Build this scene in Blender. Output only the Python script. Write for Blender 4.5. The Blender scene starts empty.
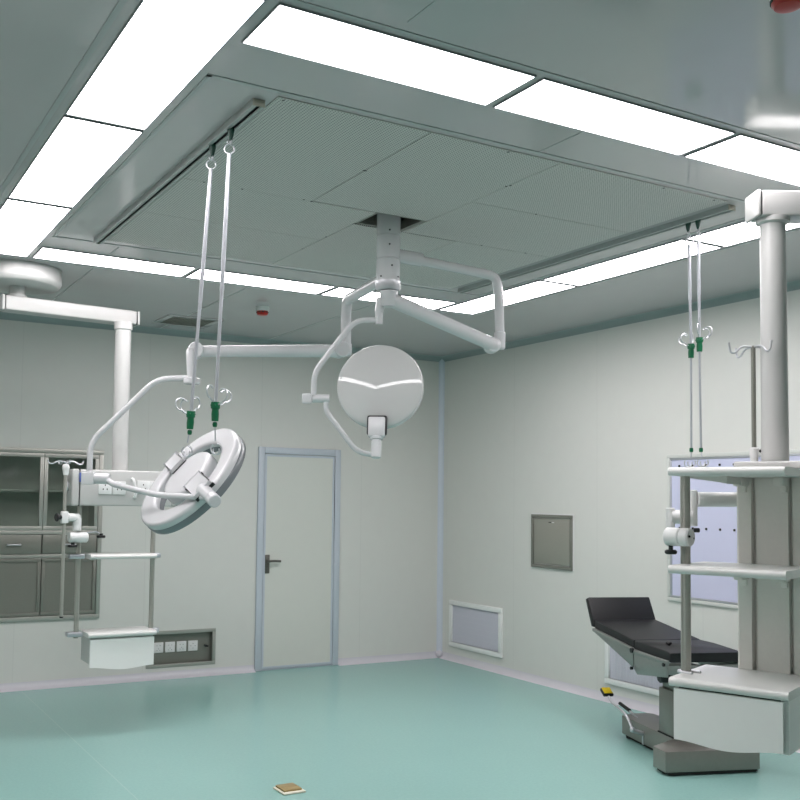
import bpy, bmesh, math
from mathutils import Vector, Matrix

S = bpy.context.scene
COL = S.collection

# ------------------------------------------------------------------ camera
cam_data = bpy.data.cameras.new('camera')
cam = bpy.data.objects.new('camera', cam_data)
COL.objects.link(cam)
yaw, pitch, roll = 0.50072, 0.05602, 0.0145
F = Vector((math.sin(yaw) * math.cos(pitch), math.cos(yaw) * math.cos(pitch), math.sin(pitch)))
Rt = Vector((math.cos(yaw), -math.sin(yaw), 0))
Up = Rt.cross(F)
Rr = Rt * math.cos(roll) + Up * math.sin(roll)
Ur = -Rt * math.sin(roll) + Up * math.cos(roll)
mw = Matrix((Rr, Ur, -F)).transposed().to_4x4()
mw.translation = Vector((-5.595, -8.1024, 1.55))
cam.matrix_world = mw
cam_data.sensor_fit = 'HORIZONTAL'
cam_data.sensor_width = 36.0
cam_data.lens = 971.12 / 800 * 36.0
cam_data.shift_x = (400 - 340.86) / 800
cam_data.shift_y = (445.23 - 400) / 800
cam_data.clip_start = 0.05
S.camera = cam

# ------------------------------------------------------------------ world and exposure
wd = bpy.data.worlds.new('world')
S.world = wd
wd.use_nodes = True
wd.node_tree.nodes['Background'].inputs[0].default_value = (0.9, 0.97, 1.0, 1)
wd.node_tree.nodes['Background'].inputs[1].default_value = 0.15
S.view_settings.view_transform = 'Standard'
S.view_settings.look = 'None'
S.view_settings.gamma = 1
S.view_settings.use_curve_mapping = False
S.view_settings.exposure = 0.0
PANEL_STRENGTH = 15.0

H = 3.007
Z = Vector((0, 0, 1))

# ------------------------------------------------------------------ materials
MATS = {}


def srgb(r, g, b):
    f = lambda c: c / 12.92 if c <= 0.04045 else ((c + 0.055) / 1.055) ** 2.4
    return (f(r / 255), f(g / 255), f(b / 255), 1)


class NT:
    def __init__(s, name):
        s.m = bpy.data.materials.new(name)
        s.m.use_nodes = True
        s.t = s.m.node_tree
        s.b = s.t.nodes['Principled BSDF']

    def n(s, kind, **kw):
        x = s.t.nodes.new(kind)
        for k, v in kw.items():
            setattr(x, k, v)
        return x

    def l(s, a, b):
        s.t.links.new(a, b)

    def math(s, op, a, b=None):
        x = s.n('ShaderNodeMath', operation=op)
        for i, v in enumerate((a, b)):
            if v is None:
                continue
            if isinstance(v, (int, float)):
                x.inputs[i].default_value = v
            else:
                s.l(v, x.inputs[i])
        return x.outputs[0]

    def mix(s, fac, c1, c2):
        x = s.n('ShaderNodeMix', data_type='RGBA')
        if isinstance(fac, (int, float)):
            x.inputs[0].default_value = fac
        else:
            s.l(fac, x.inputs[0])
        for i, c in ((6, c1), (7, c2)):
            if isinstance(c, tuple):
                x.inputs[i].default_value = c
            else:
                s.l(c, x.inputs[i])
        return x.outputs[2]

    def noise(s, scale, detail=3.0, stretch=None):
        p = s.n('ShaderNodeNewGeometry').outputs['Position']
        if stretch:
            mp = s.n('ShaderNodeMapping')
            mp.inputs['Scale'].default_value = stretch
            s.l(p, mp.inputs['Vector'])
            p = mp.outputs[0]
        x = s.n('ShaderNodeTexNoise')
        x.inputs['Scale'].default_value = scale
        x.inputs['Detail'].default_value = detail
        s.l(p, x.inputs['Vector'])
        return x.outputs['Fac']

    def bump(s, h, strength=0.1, dist=0.002):
        x = s.n('ShaderNodeBump')
        x.inputs['Strength'].default_value = strength
        x.inputs['Distance'].default_value = dist
        s.l(h, x.inputs['Height'])
        s.l(x.outputs[0], s.b.inputs['Normal'])


def mat(name, col, rough=0.5, metal=0.0, var=0.04, nscale=30.0, spec=0.5, coat=0.0, stretch=None, bump=0.0):
    t = NT(name)
    n = t.noise(nscale, 3.0, stretch)
    dark = tuple(c * (1 - var) for c in col[:3]) + (1,)
    lite = tuple(min(1, c * (1 + var)) for c in col[:3]) + (1,)
    t.l(t.mix(n, dark, lite), t.b.inputs['Base Color'])
    t.b.inputs['Roughness'].default_value = rough
    t.b.inputs['Metallic'].default_value = metal
    t.b.inputs['Specular IOR Level'].default_value = spec
    if coat:
        t.b.inputs['Coat Weight'].default_value = coat
        t.b.inputs['Coat Roughness'].default_value = 0.05
    if bump:
        t.bump(n, bump)
    MATS[name] = t.m
    return t.m


SHELFW = mat('shelf_white', srgb(224, 223, 220), 0.30, var=0.01)
WHITE = mat('white_enamel', srgb(190, 190, 188), 0.30, var=0.01)
LAMPW = mat('lamp_white', srgb(206, 206, 208), 0.22, var=0.01)
DOMEW = mat('dome_white', srgb(196, 197, 196), 0.05, var=0.01)
TABLEM = mat('table_steel', srgb(146, 150, 146), 0.36, 0.5, var=0.06, nscale=40)
BOXIN = mat('cabinet_inside', srgb(196, 198, 190), 0.5, 0.1, var=0.04)
VFRAME = mat('viewer_frame_white', srgb(208, 210, 205), 0.4, var=0.01)
PWHITE = mat('plastic_white', srgb(224, 224, 223), 0.4, var=0.01)
DRAWERW = mat('drawer_white', srgb(244, 242, 240), 0.45, var=0.01)
BODYG = mat('pendant_grey', srgb(234, 231, 225), 0.42, var=0.03, nscale=60)
RIMG = mat('rim_grey', srgb(120, 124, 128), 0.25, var=0.02)
STEEL = mat('brushed_steel', srgb(176, 175, 168), 0.36, 0.55, var=0.10, nscale=40, stretch=(1, 1, 14))
STEELD = mat('dull_steel', srgb(134, 134, 126), 0.42, 0.45, var=0.10, nscale=60, stretch=(1, 1, 8))
STEELB = mat('base_steel', srgb(140, 138, 132), 0.34, 0.45, var=0.06, nscale=40)
CHROME = mat('chrome', srgb(206, 206, 210), 0.36, 0.7, var=0.02)
ALU = mat('aluminium', srgb(196, 198, 204), 0.30, 0.6, var=0.03)
TRACKM = mat('track_aluminium', srgb(172, 176, 174), 0.4, 0.15, var=0.03)
BLACK = mat('black_plastic', srgb(22, 22, 24), 0.4, var=0.1)
RUBBER = mat('black_rubber', srgb(20, 20, 20), 0.7, var=0.1)
DARKGAP = mat('dark_gap', srgb(40, 42, 42), 0.6, var=0.1)
VINYL = mat('black_leatherette', srgb(20, 20, 23), 0.48, var=0.12, nscale=220, bump=0.12)
GREEN = mat('green_plastic', srgb(8, 98, 62), 0.35, var=0.06)
DGREEN = mat('dark_green_plastic', srgb(14, 62, 50), 0.4, var=0.06)
RED = mat('red_plastic', srgb(176, 36, 24), 0.35, var=0.05)
YELLOW = mat('yellow_plastic', srgb(232, 200, 20), 0.4, var=0.05)
BLUE = mat('blue_plastic', srgb(80, 100, 170), 0.4, var=0.05)
BLUEFRAME = mat('blue_grey_frame', srgb(192, 199, 208), 0.35, 0.0, var=0.02)
DOORM = mat('door_panel', srgb(212, 213, 206), 0.4, var=0.015, nscale=12)
COVEM = mat('cove_white', srgb(206, 204, 210), 0.4, var=0.02)
COVET = mat('cove_teal', srgb(150, 162, 162), 0.45, var=0.02)
LILAC = mat('lavender_panel', srgb(204, 206, 230), 0.35, var=0.01)
GRILLEF = mat('grille_white', srgb(232, 233, 231), 0.4, var=0.02)
BRASS = mat('brass', srgb(172, 150, 104), 0.4, 0.35, var=0.1, nscale=90)
CORNERM = mat('corner_strip', srgb(206, 212, 222), 0.35, var=0.02)
HANDLEM = mat('handle_steel', srgb(112, 110, 104), 0.3, 0.7, var=0.05)
GBAR = mat('grille_bar_paint', srgb(206, 206, 214), 0.45, var=0.02)
PDOOR = mat('panel_door_steel', srgb(158, 157, 147), 0.42, 0.3, var=0.08, nscale=60, stretch=(1, 1, 8))
JOINT = mat('sheet_joint', srgb(176, 178, 178), 0.3, var=0.02)
CAPM = mat('end_cap', srgb(176, 172, 158), 0.5, var=0.02)
PALE = mat('pale_cream', srgb(226, 222, 204), 0.5, var=0.03)
LFRAME = mat('light_frame', srgb(150, 154, 156), 0.4, 0.3, var=0.03)
VOID = mat('ceiling_void', srgb(130, 132, 126), 0.8, var=0.2)


def panel_wall(name, axis, offset, period, base):
    t = NT(name)
    sx = t.n('ShaderNodeSeparateXYZ')
    t.l(t.n('ShaderNodeNewGeometry').outputs['Position'], sx.inputs[0])
    a = t.math('SUBTRACT', sx.outputs[axis], offset)
    a = t.math('DIVIDE', a, period)
    a = t.math('FRACT', a)
    a = t.math('ABSOLUTE', t.math('SUBTRACT', a, 0.5))
    seam = t.math('GREATER_THAN', a, 0.5 - 0.0035 / period)
    n = t.noise(9.0, 4.0)
    c = t.mix(n, tuple(x * 0.98 for x in base[:3]) + (1,), tuple(min(1, x * 1.02) for x in base[:3]) + (1,))
    c2 = t.mix(seam, c, tuple(x * 0.945 for x in base[:3]) + (1,))
    t.l(c2, t.b.inputs['Base Color'])
    t.b.inputs['Roughness'].default_value = 0.42
    n2 = t.noise(160.0, 2.0)
    t.bump(n2, 0.03)
    return t.m


WALLC = srgb(215, 215, 210)
WALL_Y = panel_wall('wall_panel_side', 1, -1.149, 1.055, WALLC)
WALL_X = panel_wall('wall_panel_back', 0, -0.93, 1.06, WALLC)


def ceiling_material():
    t = NT('ceiling_sheet')
    n = t.noise(6.0, 3.0)
    t.l(t.mix(n, srgb(196, 191, 192), srgb(200, 195, 196)), t.b.inputs['Base Color'])
    t.b.inputs['Roughness'].default_value = 0.10
    t.b.inputs['Specular IOR Level'].default_value = 0.45
    return t.m


CEIL = ceiling_material()


def perforated_material():
    t = NT('perforated_sheet')
    sx = t.n('ShaderNodeSeparateXYZ')
    t.l(t.n('ShaderNodeNewGeometry').outputs['Position'], sx.inputs[0])
    d = []
    for ax in (0, 1):
        f = t.math('FRACT', t.math('MULTIPLY', sx.outputs[ax], 1 / 0.013))
        f = t.math('SUBTRACT', f, 0.5)
        d.append(t.math('MULTIPLY', f, f))
    r = t.math('SQRT', t.math('ADD', d[0], d[1]))
    hole = t.math('LESS_THAN', r, 0.24)
    c = t.mix(hole, srgb(209, 205, 201), srgb(96, 97, 95))
    t.l(c, t.b.inputs['Base Color'])
    t.b.inputs['Roughness'].default_value = 0.5
    t.b.inputs['Specular IOR Level'].default_value = 0.3
    return t.m


PERF = perforated_material()


def mesh_grille_material():
    t = NT('grille_mesh')
    sx = t.n('ShaderNodeSeparateXYZ')
    t.l(t.n('ShaderNodeNewGeometry').outputs['Position'], sx.inputs[0])
    f1 = t.math('FRACT', t.math('MULTIPLY', sx.outputs[1], 1 / 0.016))
    f2 = t.math('FRACT', t.math('MULTIPLY', sx.outputs[2], 1 / 0.05))
    a = t.math('GREATER_THAN', f1, 0.62)
    b = t.math('GREATER_THAN', f2, 0.97)
    g = t.math('MAXIMUM', a, b)
    t.l(t.mix(g, srgb(200, 200, 211), srgb(220, 221, 227)), t.b.inputs['Base Color'])
    t.b.inputs['Roughness'].default_value = 0.5
    return t.m


GRILLEM = mesh_grille_material()


def floor_material():
    t = NT('teal_vinyl')
    n = t.noise(60.0, 5.0)
    n2 = t.noise(2.2, 3.0)
    c = t.mix(n, srgb(137, 180, 173), srgb(151, 194, 187))
    c = t.mix(t.math('MULTIPLY', n2, 0.25), c, srgb(135, 176, 170))
    sx = t.n('ShaderNodeSeparateXYZ')
    t.l(t.n('ShaderNodeNewGeometry').outputs['Position'], sx.inputs[0])
    a = t.math('FRACT', t.math('DIVIDE', t.math('SUBTRACT', sx.outputs[0], -4.05), 5.0))
    a = t.math('ABSOLUTE', t.math('SUBTRACT', a, 0.5))
    seam = t.math('MULTIPLY', t.math('GREATER_THAN', a, 0.4994), 0.22)
    c = t.mix(seam, c, srgb(190, 214, 208))
    t.l(c, t.b.inputs['Base Color'])
    t.b.inputs['Roughness'].default_value = 0.22
    t.b.inputs['Specular IOR Level'].default_value = 0.4
    n3 = t.noise(25.0, 2.0)
    t.bump(n3, 0.06, 0.001)
    return t.m


FLOORM = floor_material()


def glass_material():
    t = NT('cabinet_glass')
    out = t.t.nodes['Material Output']
    n = t.noise(3.0, 2.0)
    tr = t.n('ShaderNodeBsdfTransparent')
    t.l(t.mix(n, (0.84, 0.88, 0.86, 1), (0.88, 0.92, 0.90, 1)), tr.inputs[0])
    gl = t.n('ShaderNodeBsdfGlossy')
    gl.inputs['Roughness'].default_value = 0.04
    fr = t.n('ShaderNodeFresnel')
    fr.inputs['IOR'].default_value = 1.5
    mx = t.n('ShaderNodeMixShader')
    t.l(fr.outputs[0], mx.inputs[0])
    t.l(tr.outputs[0], mx.inputs[1])
    t.l(gl.outputs[0], mx.inputs[2])
    t.l(mx.outputs[0], out.inputs['Surface'])
    return t.m


GLASS = glass_material()


def light_material():
    t = NT('light_diffuser')
    t.b.inputs['Base Color'].default_value = (0.9, 0.9, 0.9, 1)
    n = t.noise(2.0, 2.0)
    t.l(t.mix(n, (1.0, 0.945, 0.968, 1), (1.0, 0.95, 0.975, 1)), t.b.inputs['Emission Color'])
    t.b.inputs['Emission Strength'].default_value = PANEL_STRENGTH
    return t.m


LIGHT = light_material()


# ------------------------------------------------------------------ geometry helpers
def frame(d):
    d = Vector(d).normalized()
    a = Vector((0, 0, 1)) if abs(d.z) < 0.9 else Vector((1, 0, 0))
    u = a.cross(d).normalized()
    return u, d.cross(u), d


def fillet(pts, r, n=7):
    pts = [Vector(p) for p in pts]
    out = [pts[0]]
    for i in range(1, len(pts) - 1):
        p, a, b = pts[i], pts[i - 1], pts[i + 1]
        da, db = (a - p), (b - p)
        la, lb = da.length, db.length
        da.normalize(); db.normalize()
        t = min(r, la * 0.48, lb * 0.48)
        s, e = p + da * t, p + db * t
        for k in range(n + 1):
            f = k / n
            out.append(s * (1 - f) ** 2 + p * 2 * f * (1 - f) + e * f * f)
    out.append(pts[-1])
    return out


class G:
    def __init__(s):
        s.bm = bmesh.new()

    def box(s, x0, x1, y0, y1, z0, z1, bev=0.0, seg=2):
        r = bmesh.ops.create_cube(s.bm, size=1.0)
        vs = r['verts']
        for v in vs:
            v.co = Vector((x0 + (v.co.x + .5) * (x1 - x0), y0 + (v.co.y + .5) * (y1 - y0), z0 + (v.co.z + .5) * (z1 - z0)))
        if bev:
            es = list({e for v in vs for e in v.link_edges})
            bmesh.ops.bevel(s.bm, geom=es, offset=bev, segments=seg, affect='EDGES', profile=0.5)
        return s

    def obox(s, c, ux, uy, uz, hx, hy, hz, bev=0.0, seg=2):
        r = bmesh.ops.create_cube(s.bm, size=2.0)
        c = Vector(c); ux = Vector(ux).normalized(); uy = Vector(uy).normalized(); uz = Vector(uz).normalized()
        vs = r['verts']
        for v in vs:
            q = v.co.copy()
            v.co = c + ux * q.x * hx + uy * q.y * hy + uz * q.z * hz
        if bev:
            es = list({e for v in vs for e in v.link_edges})
            bmesh.ops.bevel(s.bm, geom=es, offset=bev, segments=seg, affect='EDGES', profile=0.5)
        return s

    def tube(s, pts, r, seg=14, fil=0.0, caps=True, r1=None, nf=7):
        pts = fillet(pts, fil, nf) if fil else [Vector(p) for p in pts]
        n = len(pts)
        rings = []
        t0 = (pts[1] - pts[0]).normalized()
        u, v, _ = frame(t0)
        prev = t0
        for i, p in enumerate(pts):
            if i == 0:
                t = t0
            elif i == n - 1:
                t = (pts[-1] - pts[-2]).normalized()
            else:
                t = ((pts[i + 1] - p).normalized() + (p - pts[i - 1]).normalized()).normalized()
            q = prev.rotation_difference(t)
            u = q @ u; v = q @ v
            prev = t
            rr = r if r1 is None else r + (r1 - r) * i / (n - 1)
            rings.append([s.bm.verts.new(p + (u * math.cos(2 * math.pi * k / seg) + v * math.sin(2 * math.pi * k / seg)) * rr) for k in range(seg)])
        for a, b in zip(rings, rings[1:]):
            for k in range(seg):
                s.bm.faces.new((a[k], a[(k + 1) % seg], b[(k + 1) % seg], b[k]))
        if caps:
            s.bm.faces.new(list(reversed(rings[0])))
            s.bm.faces.new(rings[-1])
        return s

    def cyl(s, p0, p1, r, r1=None, seg=28, bev=0.0):
        p0 = Vector(p0); p1 = Vector(p1)
        if bev:
            L = (p1 - p0).length
            r2 = r if r1 is None else r1
            return s.lathe([(0, 0), (r - bev, 0), (r, bev), (r2, L - bev), (r2 - bev, L), (0, L)], p0, p1 - p0, seg)
        return s.tube([p0, p1], r, seg, r1=r1)

    def lathe(s, prof, origin, axis, seg=48, closed=False):
        u, v, d = frame(axis)
        o = Vector(origin)
        rings = []
        for (r, h) in prof:
            if r < 1e-6:
                rings.append([s.bm.verts.new(o + d * h)])
            else:
                rings.append([s.bm.verts.new(o + d * h + (u * math.cos(2 * math.pi * k / seg) + v * math.sin(2 * math.pi * k / seg)) * r) for k in range(seg)])
        prs = list(zip(rings, rings[1:]))
        if closed:
            prs.append((rings[-1], rings[0]))
        for a, b in prs:
            for k in range(seg):
                k2 = (k + 1) % seg
                if len(a) == 1 and len(b) == 1:
                    continue
                if len(a) == 1:
                    s.bm.faces.new((a[0], b[k2], b[k]))
                elif len(b) == 1:
                    s.bm.faces.new((a[k], a[k2], b[0]))
                else:
                    s.bm.faces.new((a[k], a[k2], b[k2], b[k]))
        return s

    def prism(s, poly, o, ux, uy, uz, depth, bev=0.0, seg=2):
        o = Vector(o); ux = Vector(ux); uy = Vector(uy); uz = Vector(uz)
        a = [s.bm.verts.new(o + ux * p[0] + uy * p[1]) for p in poly]
        b = [s.bm.verts.new(o + ux * p[0] + uy * p[1] + uz * depth) for p in poly]
        n = len(poly)
        fs = [s.bm.faces.new(list(reversed(a))), s.bm.faces.new(b)]
        for k in range(n):
            fs.append(s.bm.faces.new((a[k], a[(k + 1) % n], b[(k + 1) % n], b[k])))
        if bev:
            es = list({e for f in fs[:2] for e in f.edges})
            bmesh.ops.bevel(s.bm, geom=es, offset=bev, segments=seg, affect='EDGES', profile=0.5)
        return s

    def ring(s, c, n, R, r, seg=32, sr=8, a0=0.0, a1=2 * math.pi, up=None):
        u, v, d = frame(n)
        if up is not None:
            v = (Vector(up) - d * Vector(up).dot(d)).normalized()
            u = v.cross(d)
        c = Vector(c)
        full = abs(a1 - a0 - 2 * math.pi) < 1e-6
        k = seg + 1
        pts = [c + (u * math.cos(a0 + (a1 - a0) * i / seg) + v * math.sin(a0 + (a1 - a0) * i / seg)) * R for i in range(k)]
        return s.tube(pts, r, sr, caps=not full)

    def ball(s, c, r, seg=16):
        m = Matrix.Translation(Vector(c))
        bmesh.ops.create_uvsphere(s.bm, u_segments=seg, v_segments=max(8, seg // 2), radius=r, matrix=m)
        return s

    def quad(s, a, b, c, d):
        s.bm.faces.new([s.bm.verts.new(Vector(p)) for p in (a, b, c, d)])
        return s


def root_of(o):
    while o.parent:
        o = o.parent
    return o


ROOTM = {}


def obj(name, g, material, parent=None, local=False, smooth=True):
    bm = g.bm
    if parent is not None and not local:
        r = root_of(parent)
        if r in ROOTM:
            bm.transform(ROOTM[r].inverted())
    bmesh.ops.remove_doubles(bm, verts=bm.verts, dist=1e-6)
    bmesh.ops.recalc_face_normals(bm, faces=bm.faces)
    me = bpy.data.meshes.new(name)
    bm.to_mesh(me)
    bm.free()
    me.materials.append(material)
    if smooth:
        for p in me.polygons:
            p.use_smooth = True
        me.set_sharp_from_angle(angle=math.radians(38))
    o = bpy.data.objects.new(name, me)
    COL.objects.link(o)
    if parent is not None:
        o.parent = parent
    return o


def tag(o, label, cat, group=None):
    o['label'] = label
    o['category'] = cat
    if group:
        o['group'] = group
    return o


def thing(name, label, cat, loc=(0, 0, 0), rotz=0.0, group=None):
    o = bpy.data.objects.new(name, None)
    o.empty_display_size = 0.1
    COL.objects.link(o)
    o.location = loc
    o.rotation_euler = (0, 0, rotz)
    ROOTM[o] = Matrix.Translation(Vector(loc)) @ Matrix.Rotation(rotz, 4, 'Z')
    return tag(o, label, cat, group)


def struct(name, g, material, parent=None, smooth=True):
    o = obj(name, g, material, parent, smooth=smooth)
    if parent is None:
        o['kind'] = 'structure'
    return o


# ================================================================== SETTING
XL, YF = -6.4, -9.2           # left and front extents of the room
T = 0.12

struct('floor', G().box(XL - T, T, YF - T, T, -0.12, 0.0), FLOORM, smooth=False)

# back wall (y = 0) with openings for the recessed cabinet and the outlet recess
CX0, CX1, CZ0, CZ1 = -5.00, -3.432, 0.54, 1.93
OX0, OX1, OZ0, OZ1 = -3.02, -2.392, 0.09, 0.404


def wall_cells(xs, zs, holes, mk):
    g = G()
    for i in range(len(xs) - 1):
        for j in range(len(zs) - 1):
            cx, cz = (xs[i] + xs[i + 1]) / 2, (zs[j] + zs[j + 1]) / 2
            if any(h[0] < cx < h[1] and h[2] < cz < h[3] for h in holes):
                continue
            mk(g, xs[i], xs[i + 1], zs[j], zs[j + 1])
    return g


xs = [XL - T, CX0, CX1, OX0, OX1, T]
zs = [0, OZ0, OZ1, CZ0, CZ1, H]
gw = wall_cells(xs, zs, [(CX0, CX1, CZ0, CZ1), (OX0, OX1, OZ0, OZ1)],
                lambda g, a, b, c, d: g.box(a, b, 0.0, T, c, d))
struct('wall_back', gw, WALL_X, smooth=False)
struct('wall_right', G().box(0.0, T, YF - T, 0.0, 0, H), WALL_Y, smooth=False)
struct('wall_left', G().box(XL - T, XL, YF - T, 0.0, 0, H), WALL_Y, smooth=False)
struct('wall_front', G().box(XL, 0.0, YF - T, YF, 0, H), WALL_X, smooth=False)

# ceiling with the square opening round the lamp mount
HX0, HX1, HY0, HY1 = -3.13, -2.83, -3.945, -3.70
gc = wall_cells([XL - T, HX0, HX1, T], [YF - T, HY0, HY1, T], [(HX0, HX1, HY0, HY1)],
                lambda g, a, b, c, d: g.box(a, b, c, d, H, H + 0.03))
struct('ceiling', gc, CEIL, smooth=False)
gv = G()
gv.box(HX0 - 0.25, HX1 + 0.25, HY0 - 0.25, HY0 - 0.24, H + 0.03, H + 0.5)
gv.box(HX0 - 0.25, HX1 + 0.25, HY1 + 0.24, HY1 + 0.25, H + 0.03, H + 0.5)
gv.box(HX0 - 0.25, HX0 - 0.24, HY0 - 0.25, HY1 + 0.25, H + 0.03, H + 0.5)
gv.box(HX1 + 0.24, HX1 + 0.25, HY0 - 0.25, HY1 + 0.25, H + 0.03, H + 0.5)
gv.box(HX0 - 0.25, HX1 + 0.25, HY0 - 0.25, HY1 + 0.25, H + 0.5, H + 0.51)
struct('trim_1', gv, VOID, smooth=False)


def cove(pts_corner, along, length, r, n=6):
    """quarter-round strip: corner point, the two directions away from the corner, run direction"""
    c, a, b = pts_corner
    c = Vector(c); a = Vector(a); b = Vector(b)
    poly = [(0, 0), (r, 0)]
    for k in range(1, n):
        t = k / n * math.pi / 2
        poly.append((r - r * math.sin(t), r - r * math.cos(t)))
    poly.append((0, r))
    g = G()
    g.prism(poly, c, a, b, Vector(along), length)
    return g


RB = 0.058
g = cove(((-1.17, 0, 0), (0, -1, 0), (0, 0, 1)), (1, 0, 0), 1.17, RB)
struct('baseboard_back', g, COVEM)
g = cove(((XL, 0, 0), (0, -1, 0), (0, 0, 1)), (1, 0, 0), -XL - 2.02, RB)
struct('baseboard_back', g, COVEM)
struct('baseboard_right', cove(((0, YF, 0), (-1, 0, 0), (0, 0, 1)), (0, 1, 0), -YF, RB), COVEM)
struct('baseboard_left', cove(((XL, YF, 0), (1, 0, 0), (0, 0, 1)), (0, 1, 0), -YF, RB), COVEM)
struct('baseboard_front', cove(((XL, YF, 0), (0, 1, 0), (0, 0, 1)), (1, 0, 0), -XL, RB), COVEM)
RC = 0.05
struct('trim_2', cove(((XL, 0, H), (0, -1, 0), (0, 0, -1)), (1, 0, 0), -XL, RC), COVET)
struct('trim_3', cove(((0, YF, H), (-1, 0, 0), (0, 0, -1)), (0, 1, 0), -YF, RC), COVET)
struct('trim_4', cove(((XL, YF, H), (1, 0, 0), (0, 0, -1)), (0, 1, 0), -YF, RC), COVET)
struct('trim_5', cove(((XL, YF, H), (0, 1, 0), (0, 0, -1)), (1, 0, 0), -XL, RC), COVET)
struct('trim_6', cove(((0, 0, 0), (-1, 0, 0), (0, -1, 0)), (0, 0, 1), H, 0.042), CORNERM)
struct('trim_7', G().ball((-0.035, -0.035, 0.035), 0.035), COVEM)

# thin frame strips of the ceiling grid: inner frame round the air diffuser
g = G()
for (a, b, c, d) in ((-4.445, -1.47, -5.012, -4.992), (-4.445, -1.47, -2.60, -2.582), (-4.445, -4.427, -5.01, -2.59), (-1.488, -1.47, -5.01, -2.59)):
    g.box(a, b, c, d, H - 0.003, H + 0.001)
struct('trim_8', g, JOINT, smooth=False)
g = G()
for (a, b, c, d) in ((-4.83, -1.09, -5.612, -5.596), (-4.83, -1.09, -2.0, -1.982), (-4.85, -4.83, -5.612, -1.99), (-1.09, -1.07, -5.612, -1.99)):
    g.box(a, b, c, d, H - 0.003, H + 0.001)
struct('trim_9', g, JOINT, smooth=False)
# sheet joints in the ceiling
g = G()
for (a, b, c, d) in ((-2.985, -2.979, -5.29, -5.012), (-4.05, -4.044, YF, -5.66), (-1.95, -1.944, YF, -5.66), (-4.05, -4.044, -1.98, 0), (-2.985, -2.979, -1.98, 0), (-1.95, -1.944, -1.98, 0), (-4.06, -4.05, -2.58, -2.33)):
    g.box(a, b, c, d, H - 0.002, H + 0.001)
struct('trim_10', g, JOINT, smooth=False)

# door
dx0, dx1, dh = -2.018, -1.168, 2.021
g = G()
g.box(dx0, dx0 + 0.06, -0.022, 0.001, 0, dh, 0.004)
g.box(dx1 - 0.06, dx1, -0.022, 0.001, 0, dh, 0.004)
g.box(dx0 + 0.06, dx1 - 0.06, -0.022, 0.001, dh - 0.06, dh, 0.004)
g.box(dx0 + 0.055, dx1 - 0.055, -0.006, 0.001, 0.0, 0.012)
door = struct('door_1', g, BLUEFRAME)
g = G()
ax0, ax1, ah = dx0 + 0.064, dx1 - 0.064, dh - 0.065
g.box(ax0 + 0.02, ax1 - 0.02, -0.012, -0.001, 0.035, ah - 0.02)
struct('door_leaf', g, DOORM, door)
g = G()
g.box(ax0, ax0 + 0.02, -0.015, -0.001, 0.015, ah)
g.box(ax1 - 0.02, ax1, -0.015, -0.001, 0.015, ah)
g.box(ax0 + 0.02, ax1 - 0.02, -0.015, -0.001, ah - 0.02, ah)
g.box(ax0 + 0.02, ax1 - 0.02, -0.015, -0.001, 0.015, 0.035)
struct('leaf_edging', g, BLUEFRAME, door)
hx = ax0 + 0.04
g = G().box(hx - 0.022, hx + 0.022, -0.022, -0.012, 0.872, 1.042, 0.004)
g.cyl((hx, -0.022, 0.985), (hx, -0.065, 0.985), 0.012)
g.tube([(hx, -0.06, 0.985), (hx + 0.05, -0.062, 0.987), (hx + 0.115, -0.058, 0.983)], 0.011, 12, 0.02)
g.cyl((hx, -0.022, 0.91), (hx, -0.03, 0.91), 0.011)
struct('door_handle', g, HANDLEM, door)

# ================================================================== CEILING LIGHTS
LG = 'flat light panels in the square ring on the ceiling'


def light(x0, x1, y0, y1, label):
    c = ((x0 + x1) / 2, (y0 + y1) / 2, H)
    t = thing('ceiling_light', label, 'ceiling light', c, 0, LG)
    g = G()
    b = 0.004
    g.box(x0 - b, x1 + b, y0 - b, y0, H - 0.008, H + 0.001)
    g.box(x0 - b, x1 + b, y1, y1 + b, H - 0.008, H + 0.001)
    g.box(x0 - b, x0, y0, y1, H - 0.008, H + 0.001)
    g.box(x1, x1 + b, y0, y1, H - 0.008, H + 0.001)
    obj('light_frame', g, LFRAME, t, smooth=False)
    obj('diffuser', G().box(x0, x1, y0, y1, H - 0.005, H - 0.001), LIGHT, t, smooth=False)


yfo, yfi, ybi, ybo = -5.570, -5.294, -2.3196, -2.0452
xlo, xli, xri, xro = -4.789, -4.4845, -1.4407, -1.1329
light(-4.4346, -3.4752, yfo, yfi, 'lit ceiling panel, leftmost of the front row, above and in front of the air diffuser')
light(-3.4346, -2.4771, yfo, yfi, 'lit ceiling panel, middle one of the front row running to upper right')
light(-2.4404, -1.492, yfo, yfi, 'lit ceiling panel of the front row cut off by the right picture edge')
light(xlo, xli, yfo, -4.418, 'large lit ceiling panel of the left row, the nearest, cut by the top edge')
light(xlo, xli, -4.384, -3.224, 'lit ceiling panel, second from the camera in the left row')
light(xlo, xli, -3.182, ybo, 'lit ceiling panel of the left row just in front of the white round pendant mount')
light(-4.4426, -3.5002, ybi, ybo, 'narrow lit ceiling panel, leftmost of the far row, beside the pendant mount')
light(-3.4609, -2.4994, ybi, ybo, 'narrow lit ceiling panel, middle of the far row, behind the left hanging rods')
light(-2.4566, -1.4922, ybi, ybo, 'narrow lit ceiling panel, right end of far row, behind the lamp column')
light(xri, xro, -3.1952, ybo, 'lit ceiling panel at the far end of the right row, behind the bent lamp arm')
light(xri, xro, -4.3822, -3.236, 'lit ceiling panel, middle one of the right row, behind the right track')
light(xri, xro, yfo, -4.4162, 'lit ceiling panel of the right row partly hidden by the right pendant arm')

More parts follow.
